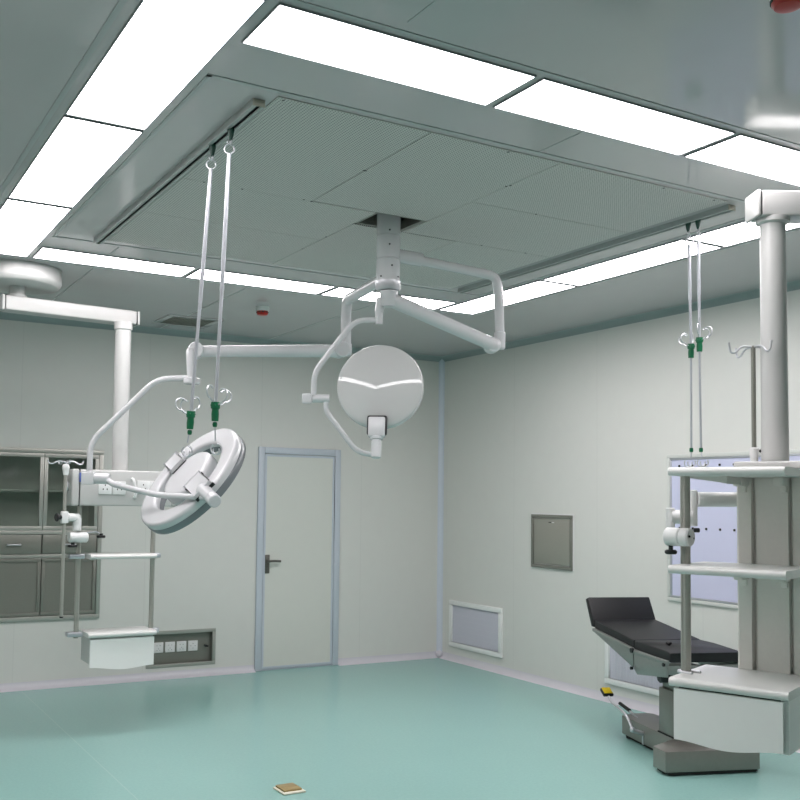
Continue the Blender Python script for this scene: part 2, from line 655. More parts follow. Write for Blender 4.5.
# ================================================================== AIR DIFFUSER
t = thing('air_diffuser', 'perforated metal air diffuser panels set flush in ceiling around the lamp column', 'air diffuser', (-2.975, -3.825, H))
for (a, b, c, d) in ((-4.16, -3.495, -4.97, -3.93), (-3.495, -2.826, -4.97, -3.945), (-2.826, -1.79, -4.97, -4.33),
                     (-2.826, -1.79, -4.33, -3.705), (-2.47, -1.79, -3.705, -2.68), (-3.13, -2.47, -3.70, -2.68),
                     (-4.16, -3.13, -3.93, -3.33), (-4.16, -3.13, -3.33, -2.68)):
    e = 0.0018
    obj('perforated_panel', G().box(a + e, b - e, c + e, d - e, H - 0.005, H + 0.001), PERF, t, smooth=False)
g = G()
for (x, y) in ((-3.50, -4.45), (-3.49, -4.45), (-3.86, -3.93), (-3.54, -3.935), (-3.495, -3.93), (-3.135, -3.40), (-3.13, -3.1), (-3.70, -3.335),
               (-2.83, -4.60), (-2.82, -4.62), (-2.43, -4.335), (-2.30, -3.71), (-1.98, -3.705), (-4.05, -3.93), (-4.02, -3.925), (-3.1, -4.955), (-2.2, -4.955), (-4.13, -4.95), (-1.86, -4.95)):
    obj('screw', G().cyl((x, y, H - 0.0058), (x, y, H - 0.0045), 0.006, seg=10), BLACK, t)
g = G()
w = 0.02
g.box(HX0, HX1, HY0, HY0 + w, H - 0.001, H + 0.05)
g.box(HX0, HX1, HY1 - w, HY1, H - 0.001, H + 0.05)
g.box(HX0, HX0 + w, HY0 + w, HY1 - w, H - 0.001, H + 0.05)
g.box(HX1 - w, HX1, HY0 + w, HY1 - w, H - 0.001, H + 0.05)
obj('opening_frame', g, STEELD, t, smooth=False)

# ================================================================== CEILING VENT
t = thing('ceiling_vent', 'square grey air vent in the ceiling close to the back wall', 'vent', (-2.89, -0.50, H))
vx0, vx1, vy0, vy1 = -3.13, -2.66, -0.72, -0.27
g = G()
f = 0.055
g.box(vx0, vx1, vy0, vy0 + f, H - 0.008, H + 0.001, 0.003)
g.box(vx0, vx1, vy1 - f, vy1, H - 0.008, H + 0.001, 0.003)
g.box(vx0, vx0 + f, vy0 + f, vy1 - f, H - 0.008, H + 0.001, 0.003)
g.box(vx1 - f, vx1, vy0 + f, vy1 - f, H - 0.008, H + 0.001, 0.003)
obj('vent_frame', g, CEIL, t)
g = G().box(vx0 + f, vx1 - f, vy0 + f, vy1 - f, H - 0.003, H + 0.001)
for k in range(14):
    x = vx0 + f + 0.013 + k * 0.0255
    g.box(x, x + 0.006, vy0 + f, vy1 - f, H - 0.007, H - 0.002)
obj('vent_core', g, STEELD, t, smooth=False)

# ================================================================== SMOKE DETECTORS


def detector(x, y, label):
    t = thing('smoke_detector', label, 'smoke detector', (x, y, H), 0, 'red capped smoke detectors')
    obj('detector_base', G().lathe([(0, 0), (0.05, 0), (0.05, -0.028), (0.047, -0.034), (0, -0.034)], (x, y, H), Z, 36), PWHITE, t)
    g = G().lathe([(0, -0.034), (0.044, -0.034), (0.044, -0.05), (0.036, -0.062), (0.02, -0.067), (0, -0.067)], (x, y, H), Z, 36)
    obj('detector_cap', g, RED, t)
    g = G()
    for k in range(10):
        a = k * math.pi / 5
        cx, cy = x + 0.0435 * math.cos(a), y + 0.0435 * math.sin(a)
        g.obox((cx, cy, H - 0.044), (-math.sin(a), math.cos(a), 0), (math.cos(a), math.sin(a), 0), Z, 0.009, 0.0025, 0.004)
    obj('detector_slot', g, DARKGAP, t)


detector(-2.614, -1.38, 'small red capped smoke detector on ceiling between back light row and back wall')
detector(-3.242, -6.374, 'red smoke detector cut off by the top right corner of the picture')

# ================================================================== RECESSED STEEL CABINET
t = thing('instrument_cabinet', 'stainless steel instrument cabinet recessed in back wall at left, glass upper doors', 'cabinet', (-4.2, 0, CZ0))
g = G()
fw = 0.035
g.box(CX0, CX1, -0.02, 0.012, CZ1 - fw, CZ1, 0.003)
g.box(CX0, CX1, -0.02, 0.012, CZ0, CZ0 + fw, 0.003)
g.box(CX1 - fw, CX1, -0.02, 0.012, CZ0 + fw, CZ1 - fw, 0.003)
g.box(CX0, CX0 + fw, -0.02, 0.012, CZ0 + fw, CZ1 - fw, 0.003)
g.box(CX0 + fw, CX1 - fw, -0.01, 0.012, 1.235, 1.265, 0.002)
g.box(CX0 + fw, CX1 - fw, -0.01, 0.012, 1.045, 1.072, 0.002)
obj('cabinet_frame', g, STEEL, t)
g = G()
D = 0.38
g.box(CX0 + 0.004, CX0 + 0.016, 0.012, D, CZ0 + 0.004, CZ1 - 0.004)
g.box(CX1 - 0.016, CX1 - 0.004, 0.012, D, CZ0 + 0.004, CZ1 - 0.004)
g.box(CX0 + 0.016, CX1 - 0.016, 0.012, D, CZ0 + 0.004, CZ0 + 0.016)
g.box(CX0 + 0.016, CX1 - 0.016, 0.012, D, CZ1 - 0.016, CZ1 - 0.004)
g.box(CX0 + 0.004, CX1 - 0.004, D, D + 0.012, CZ0 + 0.004, CZ1 - 0.004)
g.box(CX0 + 0.016, CX1 - 0.016, 0.012, D, 1.23, 1.245)
obj('cabinet_box', g, BOXIN, t, smooth=False)
obj('shelf', G().box(CX0 + 0.018, CX1 - 0.018, 0.06, D - 0.005, 1.575, 1.595, 0.003), STEEL, t)
cols = [(-4.96, -4.44), (-4.44, -3.915), (-3.915, -3.467)]
for i, (a, b) in enumerate(cols):
    z0, z1 = 1.268, CZ1 - fw - 0.003
    g = G()
    s_ = 0.032
    yy0, yy1 = -0.014, 0.008
    g.box(a + 0.002, b - 0.002, yy0, yy1, z0, z0 + s_, 0.002)
    g.box(a + 0.002, b - 0.002, yy0, yy1, z1 - s_, z1, 0.002)
    g.box(a + 0.002, a + s_, yy0, yy1, z0 + s_, z1 - s_, 0.002)
    g.box(b - s_, b - 0.002, yy0, yy1, z0 + s_, z1 - s_, 0.002)
    dr = obj('glass_door', g, STEEL, t)
    obj('pane', G().box(a + s_ - 0.004, b - s_ + 0.004, -0.003, 0.001, z0 + s_ - 0.004, z1 - s_ + 0.004), GLASS, dr, smooth=False)
    g = G().box(a + 0.004, b - 0.004, -0.012, 0.010, 1.076, 1.231, 0.003)
    dw = obj('drawer', g, STEELD, t)
    mx = (a + b) / 2 if i != 1 else -4.135
    g = G()
    g.tube([(mx - 0.05, -0.012, 1.152), (mx - 0.05, -0.036, 1.152), (mx + 0.05, -0.036, 1.152), (mx + 0.05, -0.012, 1.152)], 0.007, 10, 0.012)
    obj('drawer_handle', g, CHROME, dw)
    g = G()
    z0, z1 = CZ0 + fw + 0.003, 1.042
    s2 = 0.03
    g.box(a + 0.003, b - 0.003, -0.003, 0.010, z0 + 0.01, z1 - 0.01)
    g.box(a + 0.003, b - 0.003, yy0, -0.002, z0, z0 + s2, 0.002)
    g.box(a + 0.003, b - 0.003, yy0, -0.002, z1 - s2, z1, 0.002)
    g.box(a + 0.003, a + s2, yy0, -0.002, z0 + s2, z1 - s2, 0.002)
    g.box(b - s2, b - 0.003, yy0, -0.002, z0 + s2, z1 - s2, 0.002)
    obj('lower_door', g, STEELD, t)

# ================================================================== OUTLET RECESS
t = thing('wall_outlet_panel', 'recessed steel panel with a row of white sockets low on back wall', 'outlet panel', (-2.70, 0, OZ0))
g = G()
b = 0.03
g.box(OX0, OX1, -0.006, 0.010, OZ0, OZ0 + b, 0.002)
g.box(OX0, OX1, -0.006, 0.010, OZ1 - b, OZ1, 0.002)
g.box(OX0, OX0 + b, -0.006, 0.010, OZ0 + b, OZ1 - b, 0.002)
g.box(OX1 - b, OX1, -0.006, 0.010, OZ0 + b, OZ1 - b, 0.002)
obj('outlet_frame', g, STEEL, t)
g = G()
g.box(OX0 + 0.003, OX1 - 0.003, 0.045, 0.055, OZ0 + 0.003, OZ1 - 0.003)
g.box(OX0 + 0.003, OX0 + 0.01, 0.010, 0.045, OZ0 + 0.003, OZ1 - 0.003)
g.box(OX1 - 0.01, OX1 - 0.003, 0.010, 0.045, OZ0 + 0.003, OZ1 - 0.003)
g.box(OX0 + 0.01, OX1 - 0.01, 0.010, 0.045, OZ0 + 0.003, OZ0 + 0.01)
g.box(OX0 + 0.01, OX1 - 0.01, 0.010, 0.045, OZ1 - 0.01, OZ1 - 0.003)
obj('back_plate', g, STEELD, t, smooth=False)
for k in range(5):
    cx = -2.588 - k * 0.104
    cz = 0.256
    s_ = obj('socket', G().box(cx - 0.044, cx + 0.044, 0.034, 0.046, cz - 0.044, cz + 0.044, 0.004), PWHITE, t)
    g = G()
    pins = [(-0.02, 0), (0.02, 0), (0, 0.02), (0, -0.02)] if k == 0 else [(-0.014, 0.018), (0.014, 0.018), (0, -0.008), (-0.013, -0.022), (0.013, -0.022)]
    for (px, pz) in pins:
        g.box(cx + px - 0.004, cx + px + 0.004, 0.033, 0.035, cz + pz - 0.002, cz + pz + 0.002)
    obj('pin_slot', g, RIMG, s_, smooth=False)
g = G().cyl((-2.475, 0.046, 0.252), (-2.475, 0.012, 0.252), 0.010)
g.tube([(-2.49, 0.012, 0.257), (-2.455, 0.012, 0.248)], 0.008, 10)
obj('terminal', g, BLACK, t)

# ================================================================== RIGHT WALL ITEMS


def grille(y0, y1, z0, z1, label):
    t = thing('wall_grille', label, 'vent grille', (0, (y0 + y1) / 2, z0), 0, 'white framed return air grilles')
    f = 0.045
    g = G()
    for (a, b, c, d) in ((y0, y1, z0, z0 + f), (y0, y1, z1 - f, z1), (y0, y0 + f, z0 + f, z1 - f), (y1 - f, y1, z0 + f, z1 - f)):
        g.box(-0.022, 0.001, a, b, c, d, 0.004)
    obj('grille_frame', g, GRILLEF, t)
    g = G().box(-0.006, 0.001, y0 + f, y1 - f, z0 + f, z1 - f)
    obj('grille_mesh', g, GRILLEM, t, smooth=False)
    g = G()
    n = 46
    for k in range(n):
        y = y0 + f + (k + 0.5) * (y1 - y0 - 2 * f) / n
        g.box(-0.010, -0.005, y - 0.002, y + 0.002, z0 + f, z1 - f)
    obj('grille_bar', g, GBAR, t, smooth=False)['kind'] = 'stuff'


grille(-1.0, -0.178, 0.135, 0.583, 'white framed return air grille low on right wall near the room corner')
grille(-3.13, -2.308, 0.135, 0.583, 'white framed return air grille low on right wall behind the operating table')

t = thing('access_panel', 'square stainless steel access panel mounted on right wall at chest height', 'wall panel', (0, -1.67, 0.985))
y0, y1, z0, z1 = -1.927, -1.407, 0.987, 1.447
g = G()
f = 0.03
for (a, b, c, d) in ((y0, y1, z0, z0 + f), (y0, y1, z1 - f, z1), (y0, y0 + f, z0 + f, z1 - f), (y1 - f, y1, z0 + f, z1 - f)):
    g.box(-0.018, 0.001, a, b, c, d, 0.003)
obj('panel_frame', g, STEELD, t)
obj('panel_door', G().box(-0.012, 0.001, y0 + f + 0.004, y1 - f - 0.004, z0 + f + 0.006, z1 - f - 0.004, 0.002), PDOOR, t)
obj('panel_seal', G().box(-0.006, -0.001, y0 - 0.012, y1 + 0.003, z0 - 0.004, z1 + 0.012), PWHITE, t, smooth=False)
g = G().box(-0.016, -0.011, -1.665, -1.637, 1.378, 1.386)
obj('label_plate', g, BLACK, t, smooth=False)
obj('latch', G().box(-0.018, -0.011, -1.705, -1.68, 1.378, 1.386, 0.002), PWHITE, t)

# film viewing panel
y0, y1, z0, z1 = -4.75, -2.945, 0.845, 1.918
t = thing('film_viewer', 'wide pale lavender film viewing board with rows of small dark clips on right wall', 'viewing board', (0, -3.85, 0.86))
g = G()
f = 0.028
for (a, b, c, d) in ((y0, y1, z0, z0 + f), (y0, y1, z1 - f, z1), (y0, y0 + f, z0 + f, z1 - f), (y1 - f, y1, z0 + f, z1 - f)):
    g.box(-0.016, 0.001, a, b, c, d, 0.004)
obj('viewer_frame', g, VFRAME, t)
g = G()
i0, i1, j0, j1 = y0 + f, y1 - f, z0 + f, z1 - f
f2 = 0.014
for (a, b, c, d) in ((i0, i1, j0, j0 + f2), (i0, i1, j1 - f2, j1), (i0, i0 + f2, j0 + f2, j1 - f2), (i1 - f2, i1, j0 + f2, j1 - f2)):
    g.box(-0.012, 0.001, a, b, c, d, 0.003)
obj('inner_edge', g, ALU, t)
obj('viewer_panel', G().box(-0.006, 0.001, i0 + f2, i1 - f2, j0 + f2, j1 - f2), LILAC, t, smooth=False)
for z in (1.832, 1.380):
    for k in range(12):
        y = -3.062 - k * 0.1195
        g = G().box(-0.018, -0.005, y - 0.006, y + 0.006, z - 0.008, z + 0.008, 0.003)
        obj('film_clip', g, DARKGAP, t)

# ================================================================== IV TRACKS


def track(x, y0, y1, label):
    t = thing('ceiling_track', label, 'rail', (x, (y0 + y1) / 2, H), 0, 'hanging rails on the ceiling')
    w = 0.024
    prof = [(-w, 0), (w, 0), (w, -0.027), (0.008, -0.027), (0.008, -0.022), (w - 0.005, -0.022), (w - 0.005, -0.005),
            (-w + 0.005, -0.005), (-w + 0.005, -0.022), (-0.008, -0.022), (-0.008, -0.027), (-w, -0.027)]
    obj('track_profile', G().prism(prof, (x, y0, H), (1, 0, 0), (0, 0, 1), (0, 1, 0), y1 - y0), TRACKM, t)
    obj('track_slot', G().box(x - w + 0.006, x + w - 0.006, y0 + 0.002, y1 - 0.002, H - 0.018, H - 0.005), BLACK, t, smooth=False)
    for y in (y0, y1):
        obj('end_cap', G().box(x - w, x + w, y - 0.006, y, H - 0.027, H - 0.001, 0.002) if y == y0 else G().box(x - w, x + w, y, y + 0.006, H - 0.027, H - 0.001, 0.002), CAPM, t)
    return t


track(-4.206, -4.90, -2.66, 'grey ceiling rail with black slot left of the perforated panels')
track(-1.715, -4.93, -2.70, 'grey ceiling rail right of perforated panels, above the right hanging rods')


def hook(g, base, dirv, size=0.03, r=0.0032):
    """a wire hook rising outward from base and curling at its end"""
    b = Vector(base); d = Vector(dirv); d.z = 0; d.normalize()
    pts = [b, b + d * size * 0.9 + Z * size * 0.25]
    c = b + d * size * 1.25 + Z * size * 1.2
    for k in range(9):
        a = -math.pi * 0.55 + k / 8 * math.pi * 1.35
        pts.append(c + d * math.cos(a) * size * 0.72 + Z * math.sin(a) * size * 0.72)
    g.tube(pts, r, 8)


def iv_rod(top, eye, grip_top, grip_bot, wire_end, loop, label, group, beads=True, grip_r=0.017, rod_r=0.0075, low_len=0.0, spin=0.0):
    """hanging infusion rod: trolley on the rail, hook, eye, rod, green grip with wire hooks, wire loop"""
    top, eye, gt, gb, we, lp = map(Vector, (top, eye, grip_top, grip_bot, wire_end, loop))
    t = thing('infusion_rod', label, 'hanging rod', tuple(top), 0, group)
    g = G().lathe([(0, 0.012), (0.012, 0.012), (0.015, 0.0), (0.010, -0.03), (0.005, -0.045), (0, -0.045)], top, Z, 16)
    obj('trolley', g, DGREEN, t)
    ax = (gt - eye).normalized()
    g = G()
    g.ring(top - Z * 0.052, (1, 0, 0), 0.009, 0.0022, 16, 6)
    g.tube([top - Z * 0.058, eye + Z * 0.03], 0.0022, 6)
    g.ring(eye + Z * 0.022, (0, 1, 0), 0.010, 0.0024, 16, 6)
    g.ring(eye - Z * 0.006, Rr.cross(Z), 0.019, 0.0034, 24, 8)
    obj('eye_hook', g, CHROME, t)
    p0 = eye - Z * 0.024
    mid = p0 + (gt - p0) * 0.55
    g = G().tube([p0, mid], rod_r * 1.12, 12)
    g.tube([mid, gt], rod_r * 0.95, 12)
    obj('rod', g, ALU, t)
    L = (gb - gt).length
    d = (gb - gt).normalized()
    g = G().lathe([(0, -0.004), (grip_r, -0.004), (grip_r * 1.08, 0.002), (grip_r * 1.08, L * 0.28), (grip_r * 0.80, L * 0.36), (grip_r * 0.88, L * 0.62), (grip_r * 0.80, L), (0, L)], gt, d, 20)
    for k in range(6):
        a = k * math.pi / 3
        g.ball(gt + d * L * 0.13 + Vector((math.cos(a), math.sin(a), 0)) * grip_r * 1.02, 0.004, 8)
    if beads:
        g.lathe([(0, L + 0.002), (0.008, L + 0.004), (0.010, L + 0.012), (0.008, L + 0.022), (0, L + 0.024)], gt, d, 14)
    obj('grip', g, GREEN, t)
    for k in range(3):
        g = G()
        a = spin + (k - 1) * 1.25
        hook(g, gt + d * (0.012 if k else 0.0), (math.cos(a), math.sin(a), 0), 0.034)
        obj('hook', g, CHROME, t)
    g = G().tube([gb, we], 0.0028 if not low_len else 0.0055, 8)
    if low_len:
        g2 = G().lathe([(0, -0.012), (0.009, -0.010), (0.010, 0.0), (0.009, 0.010), (0, 0.012)], we, Z, 14)
        obj('bead', g2, GREEN, t)
        g.tube([we, lp + Z * 0.03], 0.003, 8)
    obj('wire', g, ALU, t)
    g = G()
    if low_len:
        g.ring(lp + Rr * 0.012 * (1 if spin < 0 else 0.3), F, 0.02, 0.003, 20, 8, a0=math.pi * 0.75, a1=math.pi * 2.1, up=Z)
        g.ring(lp - Rr * 0.014 * (0.3 if spin < 0 else 1), F, 0.02, 0.003, 20, 8, a0=math.pi * 0.9, a1=math.pi * 2.25, up=Z)
    else:
        g.ring(lp, F, 0.021, 0.0032, 24, 8, a0=math.pi * 0.55, a1=math.pi * 2.3, up=Z)
        g.ring(lp - Z * 0.004, (F + Rr * 0.8), 0.017, 0.003, 20, 8, a0=math.pi * 0.9, a1=math.pi * 2.1, up=Z)
    obj('loop_hook', g, CHROME, t)
    return t


GL = 'hanging infusion rods on the ceiling rails'
iv_rod((-4.206, -4.440, 2.982), (-4.206, -4.430, 2.912), (-4.239, -4.349, 1.898), (-4.240, -4.343, 1.828), (-4.247, -4.336, 1.772), (-4.247, -4.334, 1.738),
       'left hanging infusion rod with lower green grip, tilted, near the ring lamp', GL, spin=math.pi / 2 + 0.35)
iv_rod((-4.208, -4.640, 2.982), (-4.209, -4.632, 2.912), (-4.217, -4.563, 1.919), (-4.216, -4.559, 1.848), (-4.212, -4.557, 1.771), (-4.208, -4.557, 1.740),
       'second hanging infusion rod from left, its green grip above the ring lamp top', GL, spin=-math.pi / 2 + 0.35)
iv_rod((-1.713, -4.664, 2.982), (-1.705, -4.662, 2.899), (-1.674, -4.643, 2.366), (-1.671, -4.640, 2.298), (-1.651, -4.621, 1.829), (-1.650, -4.617, 1.762),
       'hanging infusion rod on the right rail, the left one with the lower green grip', GL, beads=False, low_len=1, spin=math.pi / 2 + 0.25)
iv_rod((-1.713, -4.726, 2.982), (-1.707, -4.723, 2.900), (-1.682, -4.704, 2.390), (-1.678, -4.700, 2.322), (-1.652, -4.683, 1.827), (-1.654, -4.690, 1.762),
       'hanging infusion rod on the right rail, the right one with higher green grip', GL, beads=False, low_len=1, spin=-math.pi / 2 + 0.25)

# ================================================================== SURGICAL LAMP
t = thing('surgical_lamp', 'white twin head surgical lamp with jointed arms hanging from the middle of the ceiling', 'surgical lamp', (-2.985, -3.82, H))
AX, AY = -2.985, -3.82
rc = 0.062
g = G().lathe([(0, 0.5), (rc, 0.5), (rc, -0.074), (rc - 0.004, -0.077), (rc - 0.004, -0.080), (rc, -0.083), (rc, -0.198), (rc - 0.004, -0.201),
               (rc - 0.004, -0.204), (rc, -0.207), (rc, -0.318), (0, -0.318)], (AX, AY, H), Z, 48)
colm = obj('column', g, LAMPW, t)
g = G()
for (dz, a) in ((-0.060, -2.02), (-0.135, -2.02), (-0.245, -1.80), (-0.300, -2.75), (-0.300, -1.15)):
    obj('screw', G().ball((AX + rc * math.cos(a), AY + rc * math.sin(a), H + dz), 0.005, 10), BLACK, colm)
g = G().lathe([(0, -0.318), (rc + 0.003, -0.318), (rc + 0.003, -0.355), (rc - 0.004, -0.366), (0, -0.366)], (AX, AY, H), Z, 48)
obj('collar', g, CHROME, t)

# right arm: first tube, knuckle, spring arm, spindle, bent yoke, disc head
g = G().tube([(-2.985, -3.82, 2.835), (-2.355, -3.912, 2.778), (-2.335, -3.913, 2.69), (-2.323, -3.908, 2.470)], 0.0255, 18, 0.13, nf=10)
g.cyl((-2.94, -3.826, 2.832), (-2.80, -3.847, 2.823), 0.036)
obj('upper_arm', g, LAMPW, t)
g = G().cyl((-2.323, -3.908, 2.478), (-2.322, -3.906, 2.378), 0.032, 0.030, bev=0.008)
g.cyl((-2.375, -3.925, 2.400), (-2.340, -3.85, 2.400), 0.041, bev=0.006)
obj('knuckle', g, LAMPW, t)
g = G().tube([(-2.36, -3.905, 2.400), (-2.99, -3.835, 2.596)], 0.037, 20, r1=0.039)
g.ball((-2.36, -3.905, 2.400), 0.0375, 20)
g.lathe([(0, -0.042), (0.036, -0.042), (0.042, -0.030), (0.046, 0.038), (0, 0.046)], (-2.99, -3.835, 2.596), Z, 28)
obj('spring_arm', g, LAMPW, t)
g = G().cyl((-3.020, -3.812, 2.60), (-3.027, -3.803, 2.53), 0.024, 0.022)
g.cyl((-3.027, -3.803, 2.535), (-3.026, -3.802, 2.462), 0.020, bev=0.003)
obj('spindle', g, LAMPW, t)
g = G().tube([(-3.026, -3.802, 2.486), (-3.127, -3.747, 2.482), (-3.175, -3.717, 2.426), (-3.312, -3.628, 2.205), (-3.309, -3.622, 2.09)], 0.0145, 14, 0.07, nf=8)
obj('yoke_tube', g, LAMPW, t)
g = G().obox((-3.338, -3.605, 2.073), Rr, F, Z, 0.026, 0.024, 0.026, 0.007, 3)
g.cyl((-3.315, -3.618, 2.073), (-3.235, -3.661, 2.074), 0.021, bev=0.004)
obj('yoke_joint', g, LAMPW, t)
g = G().tube([(-3.252, -3.652, 2.068), (-3.25, -3.65, 2.008), (-3.102, -3.717, 1.800), (-3.015, -3.762, 1.783)], 0.0135, 14, 0.06, nf=8)
obj('yoke_tube', g, LAMPW, t)
dn = Vector((-0.575, -0.805, 0.17)).normalized()
dc = Vector((-3.008, -3.79, 2.144))
du = (Z - dn * Z.dot(dn)).normalized()
ds = du.cross(dn)
R_ = 0.226
DH = 0.046
prof = []
Rs = (R_ * R_ + DH ** 2) / (2 * DH)
prof.append((0, DH))
for k in range(1, 15):
    r = 0.216 * k / 14
    prof.append((r, DH - Rs + math.sqrt(Rs * Rs - r * r)))
prof += [(0.2215, -0.001), (0.2245, -0.006), (R_, -0.012)]
prof2 = [(R_, -0.012), (R_ + 0.001, -0.03), (0.216, -0.062), (0.19, -0.078), (0, -0.078)]
hd = obj('lamp_head', G().lathe(list(reversed(prof)), dc, dn, 96), DOMEW, t)
obj('head_rim', G().lathe(prof2, dc, dn, 72), LAMPW, hd)
lo = dc - du * 0.219 - Rr * 0.008
g = G().obox(lo + dn * 0.022, ds, du, dn, 0.052, 0.052, 0.020, 0.012, 3)
obj('clamp_gasket', g, BLACK, hd)
g = G().obox(lo + dn * 0.040 - du * 0.014, ds, du, dn, 0.043, 0.052, 0.026, 0.009, 3)
g.cyl(lo + dn * 0.036 - du * 0.062, lo + dn * 0.036 - du * 0.078, 0.034, bev=0.003)
g.cyl(lo + dn * 0.036 - du * 0.075, lo + dn * 0.036 - du * 0.172, 0.0255, bev=0.003)
obj('head_clamp', g, LAMPW, hd)

# left arm: first tube going back, knuckle, spring arm, pivot, yoke, ring head
g = G().tube([(-2.985, -3.80, 2.715), (-2.897, -3.225, 2.708), (-2.893, -3.205, 2.63), (-2.889, -3.202, 2.455)], 0.030, 18, 0.11, nf=10)
obj('upper_arm', g, LAMPW, t)
g = G().cyl((-2.889, -3.202, 2.46), (-2.889, -3.202, 2.385), 0.034, bev=0.008)
g.cyl((-2.925, -3.235, 2.418), (-2.905, -3.14, 2.418), 0.046, bev=0.006)
obj('knuckle', g, LAMPW, t)
g = G().tube([(-2.915, -3.19, 2.412), (-3.677, -2.869, 2.384)], 0.038, 20, r1=0.032)
g.ball((-2.915, -3.19, 2.418), 0.0405, 20)
obj('spring_arm', g, LAMPW, t)
g = G().cyl((-3.700, -2.912, 2.388), (-3.660, -2.815, 2.388), 0.045, bev=0.006)
g.tube([(-3.68, -2.868, 2.385), (-3.722, -2.885, 2.382), (-3.724, -2.895, 2.35), (-3.713, -2.895, 2.215)], 0.026, 16, 0.02)
obj('knuckle', g, LAMPW, t)
g = G().cyl((-3.713, -2.895, 2.226), (-3.713, -2.895, 2.190), 0.048, bev=0.006)
obj('pivot_cap', g, LAMPW, t)
g = G().tube([(-3.715, -2.893, 2.226), (-3.887, -2.80, 2.218), (-4.203, -2.604, 1.856), (-4.201, -2.594, 1.686)], 0.0165, 14, 0.075, nf=10)
obj('yoke_tube', g, LAMPW, t)
g = G().obox((-4.205, -2.592, 1.652), Rr, F, Z, 0.035, 0.032, 0.036, 0.007, 3)
g.cyl((-4.18, -2.606, 1.652), (-4.10, -2.65, 1.649), 0.031, bev=0.004)
obj('yoke_joint', g, LAMPW, t)
hc = Vector((-3.745, -3.008, 1.655))
hn = Vector((-0.7715, -0.1281, 0.6232)).normalized()
hm = Vector((-0.0593, -0.9608, -0.2710))
hm = (hm - hn * hm.dot(hn)).normalized()
hM = hn.cross(hm).normalized()
jp = hc + hm * 0.452 + hn * 0.012
g = G().tube([(-4.115, -2.642, 1.650), (-4.100, -2.70, 1.620), (-3.945, -3.052, 1.560), jp + Vector((-0.02, 0.05, 0.012)), jp], 0.0165, 14, 0.09, nf=10)
obj('yoke_tube', g, LAMPW, t)
ringp = [(0.243, -0.012), (0.240, 0.000), (0.239, 0.016), (0.242, 0.024), (0.249, 0.029), (0.257, 0.031), (0.266, 0.0318), (0.330, 0.0318), (0.337, 0.031),
         (0.345, 0.028), (0.350, 0.021), (0.352, 0.012), (0.352, 0.004), (0.351, -0.012)]
head = obj('lamp_head', G().lathe(ringp, hc, hn, 96, closed=True), LAMPW, t)
rp = [(0.352, -0.0122), (0.354, -0.018), (0.352, -0.046), (0.348, -0.054), (0.338, -0.058), (0.258, -0.058), (0.246, -0.050), (0.243, -0.0122)]
obj('head_rim', G().lathe(rp, hc, hn, 96, closed=True), RIMG, head)
cp = [(0, 0.046), (0.135, 0.0455), (0.148, 0.044), (0.160, 0.039), (0.167, 0.031), (0.170, 0.020), (0.170, -0.020), (0.166, -0.030), (0, -0.030)]
obj('center_disc', G().lathe(cp, hc, hn, 72), LAMPW, head)
obj('disc_rim', G().lathe([(0.164, -0.030), (0.165, -0.036), (0.154, -0.058), (0, -0.060)], hc, hn, 72), RIMG, head)
g = G().obox(hc + hm * 0.272 + hn * 0.042, hm, hM, hn, 0.104, 0.060, 0.006, 0.004)
g.obox(hc - hm * 0.205 + hn * 0.042, hm, hM, hn, 0.080, 0.049, 0.006, 0.004)
obj('bridge_gasket', g, BLACK, head)
g = G().obox(hc + hm * 0.272 + hn * 0.054, hm, hM, hn, 0.099, 0.055, 0.011, 0.005, 3)
g.cyl(hc + hm * 0.33 + hn * 0.045, hc + hm * 0.42 + hn * 0.018, 0.042, 0.033, bev=0.006)
g.cyl(hc + hm * 0.405 + hn * 0.015, hc + hm * 0.478 + hn * 0.010, 0.035, bev=0.006)
obj('bridge', g, LAMPW, head)
obj('bridge', G().obox(hc - hm * 0.205 + hn * 0.054, hm, hM, hn, 0.075, 0.045, 0.011, 0.008, 3), LAMPW, head)
g = G().cyl(hc - hn * 0.058, hc - hn * 0.115, 0.013, bev=0.003)
obj('sterile_grip', g, PWHITE, head)

# ================================================================== PENDANT SHELF PARTS


def shelf_slab(x0, x1, y0, y1, z, th=0.026, notch=0.0):
    """slab whose front edge is a full round roll"""
    g = G()
    r = th / 2 + 0.002
    poly = [(y1, -th / 2), (y1, th / 2)]
    for k in range(9):
        a = math.pi / 2 + k / 8 * math.pi
        poly.append((y0 + r + r * math.cos(a), r * math.sin(a)))
    g.prism(poly, (x0, 0, z), (0, 1, 0), (0, 0, 1), (1, 0, 0), x1 - x0)
    return g


def wave_front(x0, x1, ztop, zl, zr, dip, y0, th):
    poly = [(x0, ztop), (x0, zl)]
    n = 18
    for k in range(1, n):
        f = k / n
        b = math.sin(math.pi * f) ** 2
        poly.append((x0 + (x1 - x0) * f, zl + (zr - zl) * f - dip * b))
    poly += [(x1, zr), (x1, ztop)]
    g = G()
    g.prism(poly, (0, y0, 0), (1, 0, 0), (0, 0, 1), (0, 1, 0), th)
    return g


